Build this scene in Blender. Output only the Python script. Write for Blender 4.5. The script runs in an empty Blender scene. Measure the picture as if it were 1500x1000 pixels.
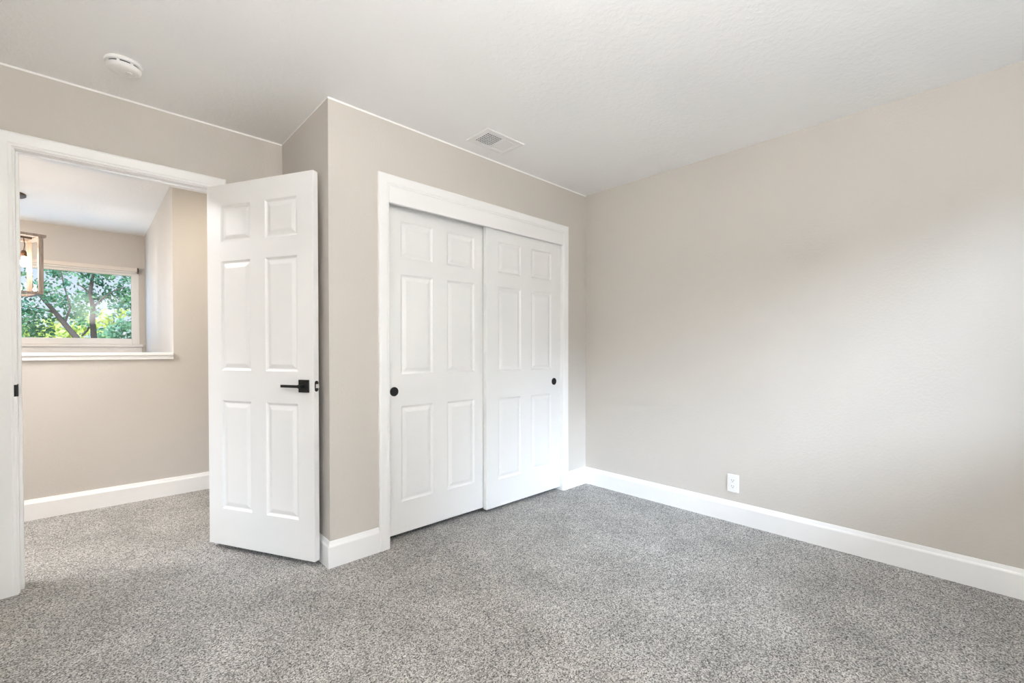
import bpy, bmesh, math, random
from mathutils import Vector, Matrix

C = bpy.context.scene.collection
SC = bpy.context.scene
R = math.radians
random.seed(7)

# ------------------------------------------------------------------ camera
cam_data = bpy.data.cameras.new('camera')
cam = bpy.data.objects.new('camera', cam_data)
C.objects.link(cam)
cam_data.sensor_width = 36.0
cam_data.lens = 36.0 * 656.0 / 1500.0
cam_data.shift_y = 0.0135
cam_data.clip_start = 0.02
cam.location = (-3.084, -2.339, 1.136)
cam.rotation_euler = (R(90.0 - 0.72), 0.0, -math.atan2(0.688, 0.7257))
SC.camera = cam

# ------------------------------------------------------------------ view
SC.view_settings.view_transform = 'Standard'
SC.view_settings.look = 'None'
SC.view_settings.gamma = 1.0
SC.view_settings.use_curve_mapping = False
SC.view_settings.exposure = 0.0
SC.cycles.sample_clamp_indirect = 0.0
SC.cycles.max_bounces = 16
SC.cycles.diffuse_bounces = 10

# ------------------------------------------------------------------ sky
world = bpy.data.worlds.new('sky')
SC.world = world
world.use_nodes = True
wn = world.node_tree
wn.nodes.clear()
w_out = wn.nodes.new('ShaderNodeOutputWorld')
w_bg = wn.nodes.new('ShaderNodeBackground')
w_tc = wn.nodes.new('ShaderNodeTexCoord')
w_sep = wn.nodes.new('ShaderNodeSeparateXYZ')
w_ramp = wn.nodes.new('ShaderNodeValToRGB')
wn.links.new(w_tc.outputs['Generated'], w_sep.inputs[0])
wn.links.new(w_sep.outputs['Z'], w_ramp.inputs[0])
wn.links.new(w_ramp.outputs[0], w_bg.inputs[0])
wn.links.new(w_bg.outputs[0], w_out.inputs[0])
e = w_ramp.color_ramp.elements
e[0].position = 0.0
e[0].color = (0.78, 0.86, 0.97, 1)
e[1].position = 0.6
e[1].color = (0.38, 0.58, 0.93, 1)
w_bg.inputs['Strength'].default_value = 1.1


# ------------------------------------------------------------------ lights
def lamp(name, kind, loc, rot, energy, color, **kw):
    d = bpy.data.lights.new(name, kind)
    d.energy = energy
    d.color = color
    for k, v in kw.items():
        setattr(d, k, v)
    o = bpy.data.objects.new(name, d)
    C.objects.link(o)
    o.location = loc
    o.rotation_euler = rot
    return o


def aim(o, d):
    o.rotation_euler = Vector(d).to_track_quat('-Z', 'Y').to_euler()


# bright hazy sky and sun coming in through the bedroom window behind the camera
sun = lamp('sun', 'SUN', (-3, -6, 5), (0, 0, 0), 6.4, (0.70, 0.815, 1.0), angle=R(27))
aim(sun, (0.36, 0.86, -0.485))
# fill light at the added side window; daylight entering by the stairwell window
lamp('side_fill_light', 'AREA', (-3.62, -1.75, 1.5), (R(90), 0, R(-90)), 6.0, (1.0, 0.93, 0.97),
     shape='RECTANGLE', size=1.5, size_y=1.1)
lamp('stairwell_window_daylight', 'AREA', (-3.6, 4.28, 1.62), (R(-90), 0, 0), 11, (0.32, 0.62, 1.0),
     shape='RECTANGLE', size=1.7, size_y=0.72)
# added fill lights outside the frame: uplight behind the camera, two in the hall
lamp('uplight_fill', 'AREA', (-2.97, -2.63, 1.72), (R(180), 0, 0), 80, (1.0, 1.0, 0.985), shape='DISK', size=0.36)
lamp('hall_fill_light', 'AREA', (-4.1, 1.40, 2.42), (0, 0, 0), 51, (1.0, 0.98, 0.975), shape='DISK', size=0.8)
lamp('hall_end_fill_light', 'AREA', (-2.2, 1.40, 2.42), (0, 0, 0), 6.8, (1.0, 0.87, 0.66), shape='DISK', size=0.3)


# ------------------------------------------------------------------ materials
def new_mat(name, color, rough=0.5, metallic=0.0, spec=0.5):
    m = bpy.data.materials.new(name)
    m.use_nodes = True
    b = m.node_tree.nodes['Principled BSDF']
    b.inputs['Base Color'].default_value = (*color, 1)
    b.inputs['Roughness'].default_value = rough
    b.inputs['Metallic'].default_value = metallic
    b.inputs['Specular IOR Level'].default_value = spec
    m.diffuse_color = (*color, 1)
    return m, m.node_tree, b


def coords(nt, scale=(1, 1, 1)):
    tc = nt.nodes.new('ShaderNodeTexCoord')
    mp = nt.nodes.new('ShaderNodeMapping')
    mp.inputs['Scale'].default_value = scale
    nt.links.new(tc.outputs['Object'], mp.inputs[0])
    return mp.outputs[0]


def noise(nt, co, scale, detail=2.0, rough=0.5):
    n = nt.nodes.new('ShaderNodeTexNoise')
    n.inputs['Scale'].default_value = scale
    n.inputs['Detail'].default_value = detail
    n.inputs['Roughness'].default_value = rough
    nt.links.new(co, n.inputs['Vector'])
    return n.outputs[0]


def ramp(nt, fac, stops):
    r = nt.nodes.new('ShaderNodeValToRGB')
    el = r.color_ramp.elements
    while len(el) < len(stops):
        el.new(0.5)
    for k, (p, col) in enumerate(stops):
        el[k].position = p
        el[k].color = (*col, 1) if len(col) == 3 else col
    nt.links.new(fac, r.inputs[0])
    return r.outputs[0]


def bump(nt, b, height, strength, dist=0.002):
    n = nt.nodes.new('ShaderNodeBump')
    n.inputs['Strength'].default_value = strength
    n.inputs['Distance'].default_value = dist
    nt.links.new(height, n.inputs['Height'])
    nt.links.new(n.outputs[0], b.inputs['Normal'])
    return n


def mixc(nt, fac, a, b, mode='MIX'):
    n = nt.nodes.new('ShaderNodeMix')
    n.data_type = 'RGBA'
    n.blend_type = mode
    for s, v in ((0, fac), (6, a), (7, b)):
        if isinstance(v, (int, float)):
            n.inputs[s].default_value = v
        elif isinstance(v, tuple):
            n.inputs[s].default_value = (*v, 1)
        else:
            nt.links.new(v, n.inputs[s])
    return n.outputs[2]


def plaster(name, color, scale, strength, rough=0.7):
    m, nt, b = new_mat(name, color, rough, spec=0.3)
    co = coords(nt)
    n1 = noise(nt, co, scale, 3.0, 0.55)
    sh = ramp(nt, n1, [(0.42, (0, 0, 0)), (0.62, (1, 1, 1))])
    bump(nt, b, sh, strength, 0.002)
    lo = noise(nt, co, 2.2, 1.0)
    tint = ramp(nt, lo, [(0.3, tuple(c * 0.985 for c in color)), (0.7, color)])
    nt.links.new(tint, b.inputs['Base Color'])
    return m


WALL = plaster('wall_paint', (0.612, 0.577, 0.534), 75, 0.16)
CEIL = plaster('ceiling_paint', (0.92, 0.918, 0.912), 42, 0.30)
TRIM, _, _ = new_mat('white_trim_paint', (0.88, 0.88, 0.875), 0.35)
DOORW, nt, b = new_mat('white_door_paint', (0.83, 0.83, 0.825), 0.38)
bump(nt, b, noise(nt, coords(nt, (90, 90, 6)), 3.0, 2.0), 0.05, 0.001)
BLACK, _, _ = new_mat('black_metal', (0.010, 0.010, 0.010), 0.45, 0.0, 0.4)
DARK, _, _ = new_mat('dark_recess', (0.03, 0.03, 0.03), 0.8)
STEEL, _, _ = new_mat('satin_steel', (0.75, 0.74, 0.72), 0.3, 1.0)
PLASTIC, _, _ = new_mat('white_plastic', (0.85, 0.845, 0.83), 0.4)
VINYL, _, _ = new_mat('window_vinyl', (0.85, 0.83, 0.81), 0.4)
BLIND, _, _ = new_mat('blind_cassette', (0.72, 0.65, 0.58), 0.5)
BRONZE, _, _ = new_mat('bronze', (0.10, 0.055, 0.03), 0.45, 0.7)
SILVERBACK, _, _ = new_mat('galvanised_sheet', (0.45, 0.45, 0.45), 0.5, 0.5)

# weathered wood of the lantern
WOOD, nt, b = new_mat('weathered_wood', (0.28, 0.19, 0.13), 0.65)
co = coords(nt, (40, 40, 4))
nt.links.new(ramp(nt, noise(nt, co, 2.0, 4.0, 0.6), [(0.3, (0.17, 0.13, 0.105)), (0.7, (0.38, 0.31, 0.26))]),
             b.inputs['Base Color'])

# carpet: loop pile of pale, mid and dark grey yarn
CARPET, nt, b = new_mat('grey_carpet', (0.4, 0.39, 0.37), 0.95, spec=0.1)
co = coords(nt)
vor = nt.nodes.new('ShaderNodeTexVoronoi')
vor.inputs['Scale'].default_value = 250
nt.links.new(co, vor.inputs['Vector'])
sepc = nt.nodes.new('ShaderNodeSeparateColor')
nt.links.new(vor.outputs['Color'], sepc.inputs[0])
n_mid = noise(nt, co, 170, 3.0, 0.7)
mx = nt.nodes.new('ShaderNodeMath')
mx.operation = 'MULTIPLY_ADD'
mx.inputs[1].default_value = 0.45
nt.links.new(sepc.outputs[0], mx.inputs[0])
mul = nt.nodes.new('ShaderNodeMath')
mul.operation = 'MULTIPLY'
mul.inputs[1].default_value = 0.62
nt.links.new(n_mid, mul.inputs[0])
nt.links.new(mul.outputs[0], mx.inputs[2])
yarn = ramp(nt, mx.outputs[0], [(0.30, (0.095, 0.09, 0.085)), (0.44, (0.30, 0.29, 0.276)),
                               (0.60, (0.50, 0.485, 0.465)), (0.78, (0.78, 0.765, 0.735))])
lo = noise(nt, co, 3.2, 4.0, 0.6)
patch = ramp(nt, lo, [(0.30, (0.80, 0.80, 0.80)), (0.68, (1.08, 1.08, 1.08))])
nt.links.new(mixc(nt, 1.0, yarn, patch, 'MULTIPLY'), b.inputs['Base Color'])
bump(nt, b, mx.outputs[0], 0.9, 0.006)

# clear glass: see-through sheet with a weak reflection
GLASS = bpy.data.materials.new('clear_glass')
GLASS.use_nodes = True
nt = GLASS.node_tree
nt.nodes.clear()
g_out = nt.nodes.new('ShaderNodeOutputMaterial')
g_mix = nt.nodes.new('ShaderNodeMixShader')
g_tr = nt.nodes.new('ShaderNodeBsdfTransparent')
g_gl = nt.nodes.new('ShaderNodeBsdfGlossy')
g_tr.inputs[0].default_value = (0.96, 0.98, 0.97, 1)
g_gl.inputs['Roughness'].default_value = 0.02
g_mix.inputs[0].default_value = 0.015
nt.links.new(g_tr.outputs[0], g_mix.inputs[1])
nt.links.new(g_gl.outputs[0], g_mix.inputs[2])
nt.links.new(g_mix.outputs[0], g_out.inputs[0])

BULB, nt, b = new_mat('lit_bulb', (1, 0.9, 0.75), 0.3)
b.inputs['Emission Color'].default_value = (1.0, 0.82, 0.64, 1)
b.inputs['Emission Strength'].default_value = 160.0


def leaf_mat(name, c0, c1):
    m, nt, b = new_mat(name, c0, 0.55, spec=0.3)
    co = coords(nt)
    nt.links.new(ramp(nt, noise(nt, co, 3.0, 3.0, 0.7), [(0.35, c0), (0.65, c1)]), b.inputs['Base Color'])
    b.inputs['Subsurface Weight'].default_value = 0.0
    return m


LEAF_D = leaf_mat('oak_leaf', (0.07, 0.22, 0.15), (0.22, 0.42, 0.18))
LEAF_Y = leaf_mat('young_leaf', (0.55, 0.66, 0.12), (0.80, 0.82, 0.26))
LEAF_M = leaf_mat('mid_leaf', (0.16, 0.36, 0.24), (0.34, 0.55, 0.28))
BARK, nt, b = new_mat('bark', (0.16, 0.12, 0.10), 0.9)
bump(nt, b, noise(nt, coords(nt, (1, 1, 0.3)), 25, 4.0), 0.6, 0.01)
GRASS, nt, b = new_mat('dry_grass', (0.25, 0.30, 0.10), 0.95)
nt.links.new(ramp(nt, noise(nt, coords(nt), 2.0, 5.0, 0.7), [(0.3, (0.16, 0.22, 0.06)), (0.7, (0.45, 0.42, 0.18))]),
             b.inputs['Base Color'])


# ------------------------------------------------------------------ mesh helpers
def box(bm, a, c, M=None):
    x0, y0, z0 = a
    x1, y1, z1 = c
    vs = [bm.verts.new(Vector(p) if M is None else M @ Vector(p)) for p in
          ((x0, y0, z0), (x1, y0, z0), (x1, y1, z0), (x0, y1, z0), (x0, y0, z1), (x1, y0, z1), (x1, y1, z1), (x0, y1, z1))]
    for f in ((3, 2, 1, 0), (4, 5, 6, 7), (0, 1, 5, 4), (1, 2, 6, 5), (2, 3, 7, 6), (3, 0, 4, 7)):
        bm.faces.new([vs[i] for i in f])


def lathe(bm, prof, n=32, M=None, arc=(0, 2 * math.pi)):
    """prof: (radius, z) list turned about z."""
    full = abs(arc[1] - arc[0] - 2 * math.pi) < 1e-6
    rings = []
    m = n if full else n + 1
    for r, z in prof:
        ring = []
        for k in range(m):
            t = arc[0] + (arc[1] - arc[0]) * k / n
            p = Vector((r * math.cos(t), r * math.sin(t), z))
            ring.append(bm.verts.new(p if M is None else M @ p))
        rings.append(ring)
    for a, c in zip(rings, rings[1:]):
        for k in range(n):
            j = (k + 1) % m
            bm.faces.new((a[k], a[j], c[j], c[k]))
    return rings


def tube(bm, pts, radii, n=8, cap=True):
    pts = [Vector(p) for p in pts]
    if isinstance(radii, (int, float)):
        radii = [radii] * len(pts)
    rings = []
    for i, p in enumerate(pts):
        d = (pts[min(i + 1, len(pts) - 1)] - pts[max(i - 1, 0)]).normalized()
        u = d.orthogonal().normalized() if i == 0 else (rings_u - rings_u.dot(d) * d).normalized()
        rings_u = u
        w = d.cross(u)
        rings.append([bm.verts.new(p + radii[i] * (math.cos(2 * math.pi * k / n) * u + math.sin(2 * math.pi * k / n) * w))
                      for k in range(n)])
    for a, c in zip(rings, rings[1:]):
        for k in range(n):
            bm.faces.new((a[k], a[(k + 1) % n], c[(k + 1) % n], c[k]))
    if cap:
        bm.faces.new(rings[0][::-1])
        bm.faces.new(rings[-1])


def obj(name, bm, mat, parent=None, bevel=0.0, smooth=False, segs=2, fix=True):
    if fix:
        bmesh.ops.recalc_face_normals(bm, faces=bm.faces)
    me = bpy.data.meshes.new(name)
    bm.to_mesh(me)
    bm.free()
    o = bpy.data.objects.new(name, me)
    C.objects.link(o)
    me.materials.append(mat)
    if parent is not None:
        o.parent = parent
    if smooth:
        for p in me.polygons:
            p.use_smooth = True
        try:
            me.set_sharp_from_angle(angle=R(40))
        except Exception:
            pass
    if bevel:
        md = o.modifiers.new('bevel', 'BEVEL')
        md.width = bevel
        md.segments = segs
        md.limit_method = 'ANGLE'
        md.angle_limit = R(60)
    return o


def tag(o, label, cat, group=None, kind=None):
    o['label'] = label
    o['category'] = cat
    if group:
        o['group'] = group
    if kind:
        o['kind'] = kind
    return o


def thing(name, label, cat, loc=(0, 0, 0), rotz=0.0, group=None, kind=None):
    o = bpy.data.objects.new(name, None)
    C.objects.link(o)
    o.location = loc
    o.rotation_euler = (0, 0, rotz)
    o.empty_display_size = 0.1
    return tag(o, label, cat, group, kind)


def struct(name, bm, mat, label, cat, parent=None, bevel=0.0, smooth=False):
    o = obj(name, bm, mat, parent, bevel, smooth)
    return tag(o, label, cat, kind='structure') if parent is None else o


def boxes(*bs):
    bm = bmesh.new()
    for a, c in bs:
        box(bm, a, c)
    return bm


# ------------------------------------------------------------------ dimensions
H = 2.44
XR = -2.174          # outer corner of the closet
YD = 0.748           # bedroom face of the doorway wall
DT = 0.12
JL, JR, JZ = -3.322, -2.553, 2.066     # clear doorway between the jambs
YH = 2.03            # hall face of the half wall
XS = -2.595          # stairwell side wall
YW = 4.34            # stairwell window wall
XL = -3.66           # bedroom left wall
YF = -2.95           # bedroom front wall
XE = -5.3            # far left end of hall and stairwell
OX0, OX1, OZ = -1.836, -0.312, 2.066   # closet opening

# ------------------------------------------------------------------ floor, ceiling, walls
struct('floor', boxes(((XE, YF - 0.12, -0.12), (0.12, YH + 0.12, 0.0))), CARPET,
       'grey speckled carpet over the bedroom and the hall', 'floor')
struct('floor_2', boxes(((XE, YH + 0.12, -1.62), (XS + 0.12, YW + 0.14, -1.5))), CARPET,
       'grey carpet on the stair landing below the half wall', 'floor')
struct('ceiling', boxes(((XE - 0.12, YF - 0.12, H), (0.12, YW + 0.14, H + 0.1))), CEIL,
       'white textured ceiling', 'ceiling')
struct('wall_right', boxes(((0.0, YF - 0.12, -0.12), (0.12, YD + DT, H))), WALL,
       'greige wall on the right with the outlet and soft window light', 'wall')
bm = boxes(((XR, 0.0, 0.0), (OX0 - 0.02, 0.11, H)), ((OX1 + 0.02, 0.0, 0.0), (0.0, 0.11, H)),
           ((OX0 - 0.02, 0.0, OZ + 0.02), (OX1 + 0.02, 0.11, H)))
struct('wall_back', bm, WALL, 'greige closet wall around the white sliding doors', 'wall')
struct('wall_return', boxes(((XR, 0.11, 0.0), (XR + 0.11, YD, H))), WALL,
       'narrow greige side wall of the closet behind the open door', 'wall')
bm = boxes(((XL, YD, 0.0), (JL - 0.02, YD + DT, H)), ((JR + 0.02, YD, 0.0), (0.0, YD + DT, H)),
           ((JL - 0.02, YD, JZ + 0.02), (JR + 0.02, YD + DT, H)))
struct('wall_door', bm, WALL, 'beige wall over the open doorway', 'wall')
UY0, UY1, UZ0, UZ1 = -2.52, -0.98, 0.95, 2.12
bm = boxes(((XL - 0.12, YF, 0.0), (XL, UY0, H)), ((XL - 0.12, UY1, 0.0), (XL, YD + DT, H)),
           ((XL - 0.12, UY0, 0.0), (XL, UY1, UZ0)), ((XL - 0.12, UY0, UZ1), (XL, UY1, H)))
struct('wall_left', bm, WALL, 'greige wall left of the camera', 'wall')
WX0, WX1, WZ0, WZ1 = -2.20, -0.20, 0.95, 2.12
bm = boxes(((XL - 0.12, YF - 0.12, 0.0), (WX0, YF, H)), ((WX1, YF - 0.12, 0.0), (0.0, YF, H)),
           ((WX0, YF - 0.12, 0.0), (WX1, YF, WZ0)), ((WX0, YF - 0.12, WZ1), (WX1, YF, H)))
struct('wall_front', bm, WALL, 'greige window wall behind the camera', 'wall')
# hall and stairwell
bm = boxes(((XS, YH, 0.0), (-1.2, YH + 0.12, H)), ((XE, YH, -1.5), (XS, YH + 0.12, 1.062)))
struct('wall_hall', bm, WALL, 'beige hall wall with a half wall beside the stairwell', 'wall')
struct('wall_hall_end', boxes(((-1.2, YD + DT, 0.0), (-1.08, YH + 0.12, H))), WALL, 'end wall of the hall', 'wall')
struct('wall_stair_side', boxes(((XS, YH + 0.12, -1.5), (XS + 0.12, YW, H))), WALL,
       'bright side wall of the stairwell right of the window', 'wall')
struct('wall_stair_left', boxes(((XE - 0.12, YD + DT, -1.5), (XE, YW + 0.14, H))), WALL,
       'left wall of the hall and stairwell', 'wall')
struct('wall_hall_front', boxes(((XE, YD, 0.0), (XL - 0.12, YD + DT, H))), WALL, 'front wall of the hall', 'wall')
VX0, VX1, VZ0, VZ1 = -4.55, -2.648, 1.195, 2.04
bm = boxes(((XE, YW, -1.5), (VX0, YW + 0.14, H)), ((VX1, YW, -1.5), (XS + 0.12, YW + 0.14, H)),
           ((VX0, YW, -1.5), (VX1, YW + 0.14, VZ0)), ((VX0, YW, VZ1), (VX1, YW + 0.14, H)))
struct('wall_stair_back', bm, WALL, 'greige stairwell wall around the window', 'wall')


# thin line of white ceiling paint cut in along the wall tops
def cutline(name, a, c, wall):
    w = bpy.data.objects[wall]
    o = obj(name, boxes((a, c)), CEIL, w)


cutline('paint_line', (XR - 0.0012, -0.0012, H - 0.009), (0.0, 0.0, H), 'wall_back')
cutline('paint_line', (XR - 0.0012, 0.0, H - 0.006), (XR, YD, H), 'wall_return')
cutline('paint_line', (XL, YD - 0.0012, H - 0.009), (XR, YD, H), 'wall_door')


# ------------------------------------------------------------------ baseboards
BB = [(0.0, 0.0), (0.015, 0.0), (0.015, 0.108), (0.0135, 0.113), (0.0095, 0.120), (0.007, 0.129), (0.0045, 0.137), (0.0, 0.137)]


def baseboard(name, p0, p1, nrm, label, m0=0.0, m1=0.0, parent=None):
    """profile swept from p0 to p1 against a wall whose room-side normal is nrm; m0/m1 mitre the ends."""
    bm = bmesh.new()
    p0, p1, n = Vector((*p0, 0)), Vector((*p1, 0)), Vector((*nrm, 0))
    d = (p1 - p0).normalized()
    r0 = [bm.verts.new(p0 + n * t - d * t * m0 + Vector((0, 0, z))) for t, z in BB]
    r1 = [bm.verts.new(p1 + n * t + d * t * m1 + Vector((0, 0, z))) for t, z in BB]
    for k in range(len(BB)):
        j = (k + 1) % len(BB)
        bm.faces.new((r0[k], r0[j], r1[j], r1[k]))
    bm.faces.new(r0[::-1])
    bm.faces.new(r1)
    return struct(name, bm, TRIM, label, 'baseboard')


baseboard('baseboard_right', (0, YF), (0, 0), (-1, 0), 'long white baseboard under the right wall', -1, -1)
baseboard('baseboard_back_right', (OX1 + 0.066, 0), (0, 0), (0, -1), 'short white baseboard right of the closet', 0, -1)
baseboard('baseboard_back_left', (XR, 0), (OX0 - 0.066, 0), (0, -1), 'short white baseboard left of the closet', 1, 0)
baseboard('baseboard_return', (XR, YD), (XR, 0), (-1, 0), 'white baseboard behind the open door', -1, 1)
baseboard('baseboard_door_right', (JR + 0.066, YD), (XR, YD), (0, -1), 'white baseboard in the corner behind the door', 0, -1)
baseboard('baseboard_door_left', (XL, YD), (JL - 0.066, YD), (0, -1), 'white baseboard left of the doorway', -1, 0)
baseboard('baseboard_left', (XL, YF), (XL, YD), (1, 0), 'white baseboard under the left wall', -1, -1)
baseboard('baseboard_front', (XL, YF), (0, YF), (0, 1), 'white baseboard under the window wall', -1, -1)
baseboard('baseboard_hall', (XE, YH), (-1.2, YH), (0, -1), 'white baseboard along the hall half wall', 0, 0)


# ------------------------------------------------------------------ casings
CAS = [(0.0, 0.0), (0.0, 0.009), (0.004, 0.0125), (0.012, 0.0125), (0.016, 0.0155), (0.046, 0.0175), (0.054, 0.018),
       (0.061, 0.0165), (0.0645, 0.012), (0.0645, 0.0)]


def casing(name, x0, x1, zt, y, side, parent=None, label='', prof=CAS):
    """three mitred legs around an opening in a wall at y; side -1 faces -y."""
    bm = bmesh.new()
    st = []
    for k in range(4):
        ring = []
        for w, t in prof:
            x = x0 - w if k < 2 else x1 + w
            z = 0.0 if k in (0, 3) else zt + w
            ring.append(bm.verts.new((x, y + side * t, z)))
        st.append(ring)
    n = len(prof)
    for a, c in zip(st, st[1:]):
        for k in range(n):
            j = (k + 1) % n
            bm.faces.new((a[k], a[j], c[j], c[k]))
    bm.faces.new(st[0][::-1])
    bm.faces.new(st[3])
    if parent is None:
        return struct(name, bm, TRIM, label, 'door casing')
    return obj(name, bm, TRIM, parent)


t_door = casing('trim_1', JL - 0.004, JR + 0.004, JZ + 0.004, YD, -1, label='white casing around the open bedroom doorway')
casing('casing', JL - 0.004, JR + 0.004, JZ + 0.004, YD + DT, 1, t_door)
obj('jamb', boxes(((JL - 0.02, YD, 0), (JL, YD + DT, JZ)), ((JR, YD, 0), (JR + 0.02, YD + DT, JZ)),
                  ((JL - 0.02, YD, JZ), (JR + 0.02, YD + DT, JZ + 0.02))), TRIM, t_door)
obj('door_stop', boxes(((JL, YD + 0.040, 0), (JL + 0.011, YD + 0.074, JZ)), ((JR - 0.011, YD + 0.040, 0), (JR, YD + 0.074, JZ)),
                       ((JL + 0.011, YD + 0.040, JZ - 0.011), (JR - 0.011, YD + 0.074, JZ))), TRIM, t_door, bevel=0.002)
# strike plate let into the left jamb, with its curved lip
bm = bmesh.new()
box(bm, (JL - 0.0005, YD + 0.006, 0.918), (JL + 0.0018, YD + 0.034, 0.976))
lip = [(JL + 0.0018, YD + 0.006), (JL + 0.0018, YD - 0.003), (JL - 0.003, YD - 0.0128), (JL - 0.009, YD - 0.0155),
       (JL - 0.009, YD - 0.0175), (JL - 0.002, YD - 0.0150), (JL + 0.0036, YD - 0.004), (JL + 0.0036, YD + 0.006)]
lo_ = [bm.verts.new((x, y, 0.920)) for x, y in lip]
hi_ = [bm.verts.new((x, y, 0.974)) for x, y in lip]
for k in range(8):
    j = (k + 1) % 8
    bm.faces.new((lo_[k], lo_[j], hi_[j], hi_[k]))
bm.faces.new(lo_[::-1])
bm.faces.new(hi_)
obj('strike_plate', bm, BLACK, t_door)

t_clo = casing('trim_2', OX0, OX1, OZ, 0.0, -1, label='white casing around the sliding closet doors')
obj('jamb', boxes(((OX0 - 0.02, 0, 0), (OX0, 0.11, OZ)), ((OX1, 0, 0), (OX1 + 0.02, 0.11, OZ)),
                  ((OX0 - 0.02, 0, OZ), (OX1 + 0.02, 0.11, OZ + 0.02))), TRIM, t_clo)
obj('fascia', boxes(((OX0, -0.012, 1.972), (OX1, 0.008, OZ))), TRIM, t_clo, bevel=0.0015)
obj('track', boxes(((OX0, 0.012, 2.054), (OX1, 0.10, OZ))), STEEL, t_clo)

# cap on the half wall
bm = boxes(((XE, YH - 0.022, 1.092), (XS, YH + 0.142, 1.114)), ((XE, YH - 0.014, 1.062), (XS, YH, 1.092)),
           ((XE, YH + 0.12, 1.062), (XS, YH + 0.134, 1.092)), ((XE, YH, 1.062), (XS, YH + 0.12, 1.092)))
struct('trim_3', bm, TRIM, 'white cap along the top of the half wall', 'trim')
for o in (bpy.data.objects['trim_3'],):
    md = o.modifiers.new('bevel', 'BEVEL')
    md.width = 0.003
    md.limit_method = 'ANGLE'


# ------------------------------------------------------------------ six-panel doors
PROF = [(0.0, 0.0), (0.004, 0.004), (0.011, 0.0085), (0.016, 0.0085), (0.021, 0.007), (0.036, 0.0025), (0.040, 0.002)]


def door_slab(w, h, t, stile, mull, rows):
    """moulded six-panel door: x 0..w, front face at y=0, back at y=t."""
    bm = bmesh.new()
    pw = (w - 2 * stile - mull) / 2
    cols = [(stile, stile + pw), (stile + pw + mull, w - stile)]
    xs = sorted({0.0, w, *[v for c in cols for v in c]})
    zs = sorted({0.0, h, *[v for c in rows for v in c]})
    for side in (0, 1):
        y0 = 0.0 if side == 0 else t
        s = 1 if side == 0 else -1
        for i in range(len(xs) - 1):
            for j in range(len(zs) - 1):
                x0, x1, z0, z1 = xs[i], xs[i + 1], zs[j], zs[j + 1]
                if (x0, x1) in cols and (z0, z1) in rows:
                    prev = None
                    for ins, d in PROF:
                        ring = [bm.verts.new(p) for p in ((x0 + ins, y0 + s * d, z0 + ins), (x1 - ins, y0 + s * d, z0 + ins),
                                                          (x1 - ins, y0 + s * d, z1 - ins), (x0 + ins, y0 + s * d, z1 - ins))]
                        if prev:
                            for k in range(4):
                                q = (k + 1) % 4
                                bm.faces.new((prev[k], prev[q], ring[q], ring[k]))
                        prev = ring
                    bm.faces.new(prev)
                else:
                    bm.faces.new([bm.verts.new(p) for p in ((x0, y0, z0), (x1, y0, z0), (x1, y0, z1), (x0, y0, z1))])
    for z0, z1 in zip(zs, zs[1:]):
        for x in (0.0, w):
            bm.faces.new([bm.verts.new(p) for p in ((x, 0, z0), (x, t, z0), (x, t, z1), (x, 0, z1))])
    for x0, x1 in zip(xs, xs[1:]):
        for z in (0.0, h):
            bm.faces.new([bm.verts.new(p) for p in ((x0, 0, z), (x1, 0, z), (x1, t, z), (x0, t, z))])
    bmesh.ops.remove_doubles(bm, verts=bm.verts, dist=1e-5)
    return bm


ROWS = [(0.208, 0.820), (0.990, 1.602), (1.708, 1.912)]
CROWS = [(0.190, 0.764), (0.955, 1.552), (1.650, 1.867)]

# hinged bedroom door, open about 117 degrees into the room
DW, DH, DTK = 0.757, 2.032, 0.035
door = obj('door_1', door_slab(DW, DH, DTK, 0.106, 0.106, ROWS), DOORW, bevel=0.002)
tag(door, 'white six-panel hinged door standing open with a black lever', 'door', kind='structure')
TH = R(62.6)
dx, dy = math.cos(TH), -math.sin(TH)
nx, ny = -math.sin(TH), -math.cos(TH)      # towards the camera
door.location = (JR + 0.001 + DTK * nx, YD - 0.013 + DTK * ny, 0.030)
door.rotation_euler = (0, 0, math.atan2(dy, dx))
# lever set: both sides
LZ = 0.916
for sgn, y0, nm in ((-1, 0.0, 'lever_handle'), (1, DTK, 'lever_handle')):
    bm = bmesh.new()
    cx = DW - 0.062
    box(bm, (cx - 0.033, min(y0, y0 + sgn * 0.008), LZ - 0.033), (cx + 0.033, max(y0, y0 + sgn * 0.008), LZ + 0.033))
    rose = obj(nm, bm, BLACK, door, bevel=0.0015)
    bm = bmesh.new()
    Mx = Matrix.Translation((cx, y0 + sgn * 0.006, LZ)) @ Matrix.Rotation(R(90 if sgn < 0 else -90), 4, 'X')
    L = 0.036 if sgn < 0 else 0.026
    rg = lathe(bm, [(0.010, 0.0), (0.010, L)], 20, Mx)
    bm.faces.new(rg[-1])
    ya, yb = y0 + sgn * (L - 0.004), y0 + sgn * (L + 0.007)
    box(bm, (cx - 0.118, min(ya, yb), LZ - 0.007), (cx + 0.010, max(ya, yb), LZ + 0.007))
    obj('lever', bm, BLACK, rose, bevel=0.0012)
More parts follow.
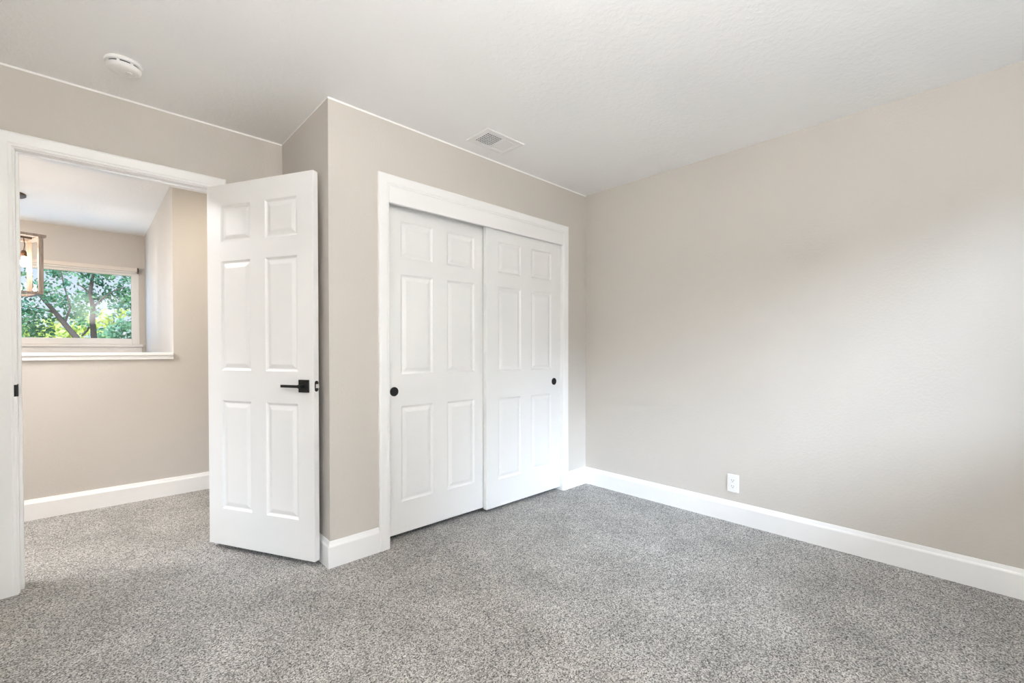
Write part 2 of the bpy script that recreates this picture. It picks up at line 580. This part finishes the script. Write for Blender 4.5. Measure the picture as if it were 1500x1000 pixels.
# latch faceplate and bolt on the free edge
bm = bmesh.new()
pts = []
for k in range(24):
    t = 2 * math.pi * k / 24
    cz = 0.016 if math.sin(t) >= 0 else -0.016
    pts.append((0.0125 * math.cos(t), cz + 0.0125 * math.sin(t)))
r0 = [bm.verts.new((DW - 0.001, DTK / 2 + a, LZ + c)) for a, c in pts]
r1 = [bm.verts.new((DW + 0.0012, DTK / 2 + a, LZ + c)) for a, c in pts]
for k in range(24):
    bm.faces.new((r0[k], r0[(k + 1) % 24], r1[(k + 1) % 24], r1[k]))
bm.faces.new(r1)
latch = obj('latch_plate', bm, BLACK, door)
bm = bmesh.new()
q0 = [bm.verts.new(p) for p in ((DW, DTK / 2 - 0.007, LZ - 0.010), (DW, DTK / 2 + 0.008, LZ - 0.010), (DW + 0.011, DTK / 2 + 0.008, LZ - 0.010))]
q1 = [bm.verts.new((v.co.x, v.co.y, LZ + 0.010)) for v in q0]
for k in range(3):
    bm.faces.new((q0[k], q0[(k + 1) % 3], q1[(k + 1) % 3], q1[k]))
bm.faces.new(q0[::-1])
bm.faces.new(q1)
o = obj('latch_bolt', bm, STEEL, latch, bevel=0.001)
o['label'] = 'silver latch bolt'
# hinge knuckles on the room side
for hz in (0.20, 1.0, 1.80):
    bm = bmesh.new()
    rg = lathe(bm, [(0.0, 0), (0.006, 0), (0.006, 0.09), (0.0, 0.09)], 12, Matrix.Translation((0.0, DTK + 0.0055, hz)))
    obj('hinge', bm, BLACK, door)

# closet doors
CW = 0.778
d2 = obj('door_2', door_slab(CW, 2.015, 0.034, 0.108, 0.110, CROWS), DOORW, bevel=0.0015)
tag(d2, 'left white six-panel sliding closet door, running behind the other', 'closet door', kind='structure')
d2.location = (OX0 + 0.003, 0.060, 0.034)
d3 = obj('door_3', door_slab(CW, 2.015, 0.034, 0.108, 0.110, CROWS), DOORW, bevel=0.0015)
tag(d3, 'right white six-panel sliding closet door, running in front', 'closet door', kind='structure')
d3.location = (OX1 - 0.003 - CW, 0.016, 0.028)


def finger_pull(door, x, z):
    bm = bmesh.new()
    M = Matrix.Translation((x, 0, z)) @ Matrix.Rotation(R(90), 4, 'X')
    rg = lathe(bm, [(0.0275, -0.001), (0.0275, 0.0022), (0.0255, 0.0034), (0.0235, 0.0028), (0.0215, 0.0010), (0.0, 0.0006)], 36, M)
    obj('finger_pull', bm, BLACK, door, smooth=True)


finger_pull(d2, -1.770 - d2.location.x, 0.888 - 0.034)
finger_pull(d3, -0.392 - d3.location.x, 0.884 - 0.028)

# ------------------------------------------------------------------ stairwell window and bedroom window


def window(name, x0, x1, z0, z1, y, fw, mullions, label, outward):
    bm = boxes(((x0, y, z0), (x0 + fw, y + 0.05, z1)), ((x1 - fw, y, z0), (x1, y + 0.05, z1)),
               ((x0 + fw, y, z0), (x1 - fw, y + 0.05, z0 + fw)), ((x0 + fw, y, z1 - fw), (x1 - fw, y + 0.05, z1)))
    w = struct(name, bm, VINYL, label, 'window', bevel=0.004)
    for m in mullions:
        obj('mullion', boxes(((m - 0.025, y + 0.002, z0 + fw), (m + 0.025, y + 0.048, z1 - fw))), VINYL, w)
    obj('pane', boxes(((x0 + fw, y + 0.024, z0 + fw), (x1 - fw, y + 0.028, z1 - fw))), GLASS, w)
    return w


w1 = window('window_1', VX0, VX1, VZ0, VZ1, YW + 0.012, 0.067, [-3.75], 'white framed stairwell window looking out into oak trees', 1)
obj('sill', boxes(((VX0 - 0.03, YW - 0.03, VZ0 - 0.028), (VX1 + 0.03, YW + 0.011, VZ0))), VINYL, w1, bevel=0.003)
obj('apron', boxes(((VX0 - 0.02, YW - 0.014, 1.095), (VX1 + 0.02, YW - 0.0005, VZ0 - 0.028))), VINYL, w1, bevel=0.002)
w2 = window('window_2', WX0, WX1, WZ0, WZ1, YF - 0.10, 0.045, [-1.20], 'white framed bedroom window behind the camera', -1)

fw = 0.045  # unseen left window, added to go with the side fill light
bm = boxes(((XL - 0.10, UY0, UZ0), (XL - 0.05, UY0 + fw, UZ1)), ((XL - 0.10, UY1 - fw, UZ0), (XL - 0.05, UY1, UZ1)),
           ((XL - 0.10, UY0 + fw, UZ0), (XL - 0.05, UY1 - fw, UZ0 + fw)), ((XL - 0.10, UY0 + fw, UZ1 - fw), (XL - 0.05, UY1 - fw, UZ1)))
w3 = struct('added_window', bm, VINYL, 'added white framed window, unseen left of the camera, for fill light', 'window', bevel=0.004)
obj('pane', boxes(((XL - 0.077, UY0 + fw, UZ0 + fw), (XL - 0.073, UY1 - fw, UZ1 - fw))), GLASS, w3)

# roller blind rolled up above the stairwell window
rb = thing('roller_blind', 'beige roller blind rolled up in its cassette above the stairwell window', 'blind', (-3.6, YW, 2.037))
obj('cassette', boxes(((-0.96, -0.052, -0.022), (0.936, 0.0, 0.024))), BLIND, rb, bevel=0.006)
obj('bottom_rail', boxes(((-0.955, -0.040, -0.036), (0.925, -0.020, -0.022))), VINYL, rb, bevel=0.003)
obj('end_cap', boxes(((0.936, -0.054, -0.036), (0.946, 0.0, 0.026))), BRONZE, rb, bevel=0.002)
obj('end_cap', boxes(((-0.970, -0.054, -0.036), (-0.96, 0.0, 0.026))), BRONZE, rb, bevel=0.002)

# ------------------------------------------------------------------ smoke detector
sd = thing('smoke_detector', 'round white smoke detector on the ceiling over the doorway', 'smoke detector', (-2.953, 0.368, H), R(20))
bm = bmesh.new()
lathe(bm, [(0.0, 0.0), (0.066, 0.0), (0.068, -0.004), (0.067, -0.013), (0.062, -0.016), (0.0, -0.016)], 56)
obj('base', bm, PLASTIC, sd, smooth=True)
bm = bmesh.new()
lathe(bm, [(0.0, -0.016), (0.058, -0.016), (0.058, -0.0225), (0.0, -0.0225)], 56)
obj('vent_gap', bm, DARK, sd)
for k in range(8):
    bm = bmesh.new()
    a = k * math.pi / 4
    lathe(bm, [(0.0585, -0.0155), (0.0630, -0.0155), (0.0630, -0.0230), (0.0585, -0.0230), (0.0585, -0.0155)], 4, None, (a, a + 0.16))
    obj('rib', bm, PLASTIC, sd)
bm = bmesh.new()
lathe(bm, [(0.0, -0.0222), (0.0625, -0.0222), (0.0640, -0.025), (0.0610, -0.034), (0.053, -0.039), (0.035, -0.042), (0.0, -0.043)], 56)
cv = obj('cover', bm, PLASTIC, sd, smooth=True)
bm = bmesh.new()
lathe(bm, [(0.012, -0.0415), (0.012, -0.0445), (0.010, -0.0455), (0.0, -0.0455)], 28, Matrix.Translation((0.015, -0.012, 0)))
obj('test_button', bm, PLASTIC, cv, smooth=True)

# ------------------------------------------------------------------ ceiling vent
vx0, vx1, vy0, vy1 = -1.368, -1.062, -0.322, -0.114
cv = thing('ceiling_vent', 'white ceiling air vent with a square grille above the closet', 'air vent',
           ((vx0 + vx1) / 2, (vy0 + vy1) / 2, H))
hx, hy = (vx1 - vx0) / 2, (vy1 - vy0) / 2
gx0, gx1, gy0, gy1 = -0.113, 0.001, -0.062, 0.064
bx0, bx1, by0, by1 = 0.016, 0.118, -0.068, 0.068
bm = boxes(((-hx, -hy, -0.008), (-0.128, hy, 0)), ((0.128, -hy, -0.008), (hx, hy, 0)),
           ((-0.128, -hy, -0.008), (0.128, -0.076, 0)), ((-0.128, 0.076, -0.008), (0.128, hy, 0)))
obj('frame', bm, PLASTIC, cv, bevel=0.003)
bm = boxes(((gx0, gy0, -0.0008), (gx1, gy1, -0.0003)))
obj('duct_opening', bm, DARK, cv)
bm = boxes(((-0.128, -0.076, -0.006), (gx0, 0.076, 0)), ((gx1, -0.076, -0.006), (0.128, 0.076, 0)),
           ((gx0, -0.076, -0.006), (gx1, gy0, 0)), ((gx0, gy1, -0.006), (gx1, 0.076, 0)))
obj('face_plate', bm, PLASTIC, cv)
bm = bmesh.new()
for k in range(1, 8):
    x = gx0 + (gx1 - gx0) * k / 8
    box(bm, (x - 0.0014, gy0, -0.006), (x + 0.0014, gy1, -0.0016))
for k in range(1, 7):
    y = gy0 + (gy1 - gy0) * k / 7
    box(bm, (gx0, y - 0.0012, -0.0055), (gx1, y + 0.0012, -0.0018))
obj('grille', bm, PLASTIC, cv)
bm = bmesh.new()
for a, c in (((bx0, by0), (bx1, by0 + 0.003)), ((bx0, by1 - 0.003), (bx1, by1)), ((bx0, by0), (bx0 + 0.003, by1)), ((bx1 - 0.003, by0), (bx1, by1))):
    box(bm, (a[0], a[1], -0.0078), (c[0], c[1], -0.006))
obj('damper_panel', bm, PLASTIC, cv)

# ------------------------------------------------------------------ wall outlet
ol = thing('wall_outlet', 'white duplex power outlet low on the right wall', 'outlet', (0.0, -1.207, 0.256), R(-90))
# local x runs along the wall, -y points out of the wall
bm = boxes(((-0.0365, -0.006, -0.0585), (0.0365, 0.0, 0.0585)))
obj('cover_plate', bm, PLASTIC, ol, bevel=0.003)
for zc in (0.0195, -0.0195):
    bm = bmesh.new()
    pp = []
    for k in range(28):
        t = 2 * math.pi * k / 28
        pp.append((0.0172 * math.cos(t), max(-0.0135, min(0.0135, 0.0172 * math.sin(t)))))
    r0 = [bm.verts.new((a, -0.0055, zc + c)) for a, c in pp]
    r1 = [bm.verts.new((a, -0.0082, zc + c)) for a, c in pp]
    for k in range(28):
        bm.faces.new((r0[k], r0[(k + 1) % 28], r1[(k + 1) % 28], r1[k]))
    bm.faces.new(r1)
    rec = obj('receptacle', bm, PLASTIC, ol)
    bm = boxes(((-0.0075, -0.0085, zc - 0.002), (-0.0053, -0.0080, zc + 0.0075)), ((0.0053, -0.0085, zc - 0.001), (0.0075, -0.0080, zc + 0.0065)))
    Mx = Matrix.Translation((0, -0.0080, zc - 0.0075)) @ Matrix.Rotation(R(90), 4, 'X')
    rg = lathe(bm, [(0.0026, 0), (0.0026, 0.0005)], 14, Mx)
    bm.faces.new(rg[-1])
    obj('slots', bm, DARK, rec)['label'] = 'dark socket slots'
bm = bmesh.new()
rg = lathe(bm, [(0.003, 0), (0.003, 0.001)], 14, Matrix.Translation((0, -0.006, 0)) @ Matrix.Rotation(R(90), 4, 'X'))
bm.faces.new(rg[-1])
obj('screw', bm, PLASTIC, ol)

# ------------------------------------------------------------------ pendant lantern in the stairwell
PX, PY, PT, PB = -3.565, 3.24, 2.095, 1.60
pl = thing('pendant_lantern', 'open wooden lantern pendant with lit bulbs hanging in the stairwell', 'pendant light', (PX, PY, 0), R(15))
bm = bmesh.new()
lathe(bm, [(0.0, H), (0.118, H), (0.118, H - 0.016), (0.110, H - 0.022), (0.015, H - 0.026), (0.0, H - 0.028)], 32)
obj('canopy', bm, BRONZE, pl, smooth=True)
bm = bmesh.new()
z = H - 0.03
k = 0
while z > PT + 0.045:
    ring = [(0.013 * math.cos(t) * (1 if k % 2 else 0), 0.013 * math.cos(t) * (0 if k % 2 else 1), z - 0.022 + 0.026 * math.sin(t))
            for t in [2 * math.pi * q / 12 for q in range(13)]]
    tube(bm, ring, 0.0025, 6, cap=False)
    z -= 0.042
    k += 1
obj('chain', bm, BRONZE, pl)
S = 0.165
P = 0.015
posts = []
for sx in (-1, 1):
    for sy in (-1, 1):
        obj('post', boxes(((sx * S - P, sy * S - P, PB + 0.02), (sx * S + P, sy * S + P, PT - 0.018))), WOOD, pl, bevel=0.002)
for z0, z1, e_, nm in ((PT - 0.018, PT + 0.004, 0.03, 'top_frame'), (PB, PB + 0.02, 0.014, 'bottom_frame')):
    a = S + e_
    i = S - 0.018
    bm = boxes(((-a, -a, z0), (a, -i, z1)), ((-a, i, z0), (a, a, z1)), ((-a, -i, z0), (-i, i, z1)), ((i, -i, z0), (a, i, z1)))
    obj(nm, bm, WOOD, pl, bevel=0.002)
bm = boxes(((-S, -0.011, PT - 0.014), (S, 0.011, PT + 0.0)), ((-0.011, -S, PT - 0.014), (0.011, S, PT + 0.0)))
tube(bm, [(0, 0, PT - 0.01), (0, 0, PT + 0.05)], 0.008, 10)
obj('cross_bar', bm, BRONZE, pl)
for ax_, ay_ in ((0.10, 0), (-0.10, 0), (0, 0.10), (0, -0.10)):
    bm = bmesh.new()
    tube(bm, [(ax_, ay_, PT - 0.012), (ax_ * 1.06, ay_ * 1.06, PT - 0.07), (ax_, ay_, PT - 0.125)], 0.0035, 8)
    lathe(bm, [(0.0, PT - 0.115), (0.010, PT - 0.118), (0.019, PT - 0.135), (0.021, PT - 0.170), (0.0, PT - 0.170)], 18, Matrix.Translation((ax_, ay_, 0)))
    so = obj('socket', bm, BRONZE, pl, smooth=True)
    bm = bmesh.new()
    lathe(bm, [(0.0, PT - 0.168), (0.011, PT - 0.170), (0.014, PT - 0.190), (0.021, PT - 0.220), (0.021, PT - 0.235), (0.014, PT - 0.252), (0.0, PT - 0.258)], 18,
          Matrix.Translation((ax_, ay_, 0)))
    obj('bulb', bm, BULB, so, smooth=True)['label'] = 'lit clear bulb'

# added lamp body behind the camera, housing the uplight that fills the room
ul = thing('added_floor_lamp', 'added bronze uplighter, unseen by the window wall behind the camera, for fill light', 'floor lamp', (-2.97, -2.63, 0))
bm = bmesh.new()
lathe(bm, [(0.0, 0.0), (0.13, 0.0), (0.13, 0.012), (0.03, 0.03), (0.0, 0.03)], 32)
obj('base', bm, BRONZE, ul, smooth=True)
bm = bmesh.new()
tube(bm, [(0, 0, 0.02), (0, 0, 1.60)], 0.012, 12)
obj('pole', bm, BRONZE, ul, smooth=True)
bm = bmesh.new()
lathe(bm, [(0.0, 1.59), (0.05, 1.60), (0.14, 1.64), (0.205, 1.71), (0.20, 1.71), (0.135, 1.648), (0.0, 1.61)], 40)
obj('bowl', bm, PLASTIC, ul, smooth=True)

# ------------------------------------------------------------------ outdoors
struct('ground', boxes(((-40, YW + 0.3, -3.2), (25, 60, -3.0))), GRASS, 'dry grass ground outside the window', 'ground')


def leaf(bm, p, s):
    a = Vector((random.gauss(0, 1), random.gauss(0, 1), random.gauss(0, 1))).normalized()
    b_ = a.orthogonal().normalized()
    b_ = Matrix.Rotation(random.uniform(0, 6.28), 3, a) @ b_
    c_ = a.cross(b_)
    p = Vector(p)
    k = random.uniform(0.7, 1.3) * s
    pts = (p - b_ * k, p - b_ * 0.25 * k + c_ * 0.5 * k + a * 0.1 * k, p + b_ * 0.45 * k + c_ * 0.42 * k, p + b_ * k,
           p + b_ * 0.45 * k - c_ * 0.42 * k, p - b_ * 0.25 * k - c_ * 0.5 * k + a * 0.1 * k)
    bm.faces.new([bm.verts.new(q) for q in pts])


def clump(bm, c, r, n, s):
    for _ in range(n):
        d = Vector((random.gauss(0, 1), random.gauss(0, 1), random.gauss(0, 0.8)))
        d = d.normalized() * (random.random() ** 0.5) * r
        leaf(bm, Vector(c) + d, s)


def tree(label, base, limbs, clumps, mat, s, dens, group=None, name='oak_tree', cat='tree'):
    t = thing(name, label, cat, base, 0, group)
    bm = bmesh.new()
    for pts, r0_, r1_ in limbs:
        n = len(pts)
        tube(bm, pts, [r0_ + (r1_ - r0_) * k / (n - 1) for k in range(n)], 8)
    if limbs:
        obj('trunk', bm, BARK, t, smooth=True)
    bm = bmesh.new()
    for c, r in clumps:
        clump(bm, c, r, int(dens * r * r), s)
    obj('foliage', bm, mat, t, fix=False)
    return t


# --- position helper for the trees: world point seen from the doorway through the window at depth y
def at(u, v, y):
    fx, fy = 0.7257, 0.688
    r = (u - 750) / 656
    ddx, ddy = fx * r + fy, -fy * r + fx
    Yc = (y + 2.339) / ddy
    return Vector((-3.084 + ddx * Yc, y, 1.136 + (512 - v) / 656 * Yc))


def rel(pts, base):
    return [p - Vector(base) for p in pts]


def limb(uvs, y, base, jitter=0.0):
    return rel([at(u, v, y + random.uniform(-jitter, jitter)) for u, v in uvs], base)


# leaning oak in the middle of the window
Y1 = 9.5
b1 = at(170, 560, Y1)
b1 = (b1.x, b1.y, -3.0)
limbs = [([Vector((0, 0, 0)), *limb([(150, 540), (112, 494), (95, 474), (82, 458), (68, 442), (52, 424), (40, 405)], Y1, b1)], 0.060, 0.018),
         (limb([(95, 474), (104, 450), (97, 425), (92, 405), (88, 385)], Y1, b1, .1), 0.018, 0.008),
         (limb([(82, 458), (60, 452), (40, 450), (22, 446)], Y1, b1, .1), 0.018, 0.008)]
cl = []
for u, v, r in ((84, 402, 14), (92, 396, 12), (78, 393, 8), (100, 418, 8), (70, 428, 15), (84, 436, 15), (96, 446, 14), (60, 418, 12),
                (48, 432, 13), (40, 452, 15), (55, 460, 13), (72, 466, 11), (36, 470, 14), (50, 480, 14), (64, 486, 10), (30, 490, 16),
                (110, 462, 12), (118, 472, 10), (20, 462, 20), (10, 430, 20), (40, 400, 8), (25, 392, 10)):
    y = Y1 + random.uniform(-0.6, 0.6)
    p = at(u, v, y)
    cl.append((p - Vector(b1), r / 656 * 0.80 * (y + 2.34)))
tree('leaning dark oak left of centre in the stairwell window', b1, limbs, cl, LEAF_D, 0.036, 2000)

# upright oak right of it
Y2 = 11.0
b2 = at(140, 560, Y2)
b2 = (b2.x, b2.y, -3.0)
limbs = [([Vector((0, 0, 0)), *limb([(139, 540), (138, 496), (136, 470), (137, 450), (133, 430), (136, 410), (142, 392), (146, 370)], Y2, b2)], 0.066, 0.016),
         (limb([(136, 470), (128, 484), (120, 492)], Y2, b2), 0.02, 0.018),
         (limb([(137, 450), (152, 436), (168, 426), (186, 420)], Y2, b2, .1), 0.02, 0.008),
         (limb([(133, 430), (122, 420), (114, 416)], Y2, b2, .1), 0.016, 0.008)]
cl = []
for u, v, r in ((128, 398, 14), (142, 396, 14), (156, 400, 10), (118, 396, 9), (134, 412, 13), (148, 412, 10), (166, 405, 8), (128, 430, 13), (140, 438, 14),
                (116, 442, 12), (160, 432, 13), (172, 428, 13), (184, 424, 14), (180, 442, 12), (192, 436, 14), (170, 448, 10), (124, 456, 12),
                (142, 456, 9), (192, 412, 9), (186, 406, 6), (200, 450, 15), (182, 410, 5), (115, 458, 12), (168, 462, 6), (130, 382, 12), (146, 380, 12)):
    y = Y2 + random.uniform(-0.7, 0.7)
    p = at(u, v, y)
    cl.append((p - Vector(b2), r / 656 * 0.80 * (y + 2.34)))
tree('upright dark oak right of centre in the stairwell window', b2, limbs, cl, LEAF_D, 0.040, 1600)

# bluish green tree at the lower right
Y3 = 14.0
b3 = at(180, 560, Y3)
b3 = (b3.x, b3.y, -3.0)
cl = []
for u, v, r in ((150, 490, 12), (164, 484, 13), (178, 480, 14), (190, 476, 14), (184, 494, 14), (168, 496, 12), (200, 480, 16), (152, 500, 12), (140, 496, 8), (196, 460, 8), (175, 512, 25)):
    y = Y3 + random.uniform(-0.8, 0.8)
    cl.append((at(u, v, y) - Vector(b3), r / 656 * 0.80 * (y + 2.34)))
tree('mid green tree at the lower right of the stairwell window', b3, [([Vector((0, 0, 0)), at(178, 500, Y3) - Vector(b3)], 0.2, 0.08)], cl, LEAF_M, 0.055, 900, name='bushy_tree')

# sunlit yellow-green tree far behind
Y4 = 19.0
b4 = at(110, 560, Y4)
b4 = (b4.x, b4.y, -3.0)
cl = []
for u, v, r in ((30, 480, 14), (45, 492, 15), (60, 484, 14), (76, 474, 14), (88, 484, 14), (100, 490, 14), (112, 486, 12), (122, 470, 12), (126, 484, 13),
                (146, 470, 12), (158, 470, 11), (150, 484, 12), (118, 458, 8), (72, 492, 14), (90, 498, 14), (15, 490, 18), (80, 510, 25), (120, 508, 22), (40, 512, 24), (150, 460, 8), (178, 458, 10)):
    y = Y4 + random.uniform(-1, 1)
    cl.append((at(u, v, y) - Vector(b4), r / 656 * 0.80 * (y + 2.34)))
tree('sunlit yellow-green tree far behind the oaks', b4, [([Vector((0, 0, 0)), at(100, 495, Y4) - Vector(b4)], 0.25, 0.1)], cl, LEAF_Y, 0.075, 560, name='bushy_tree')
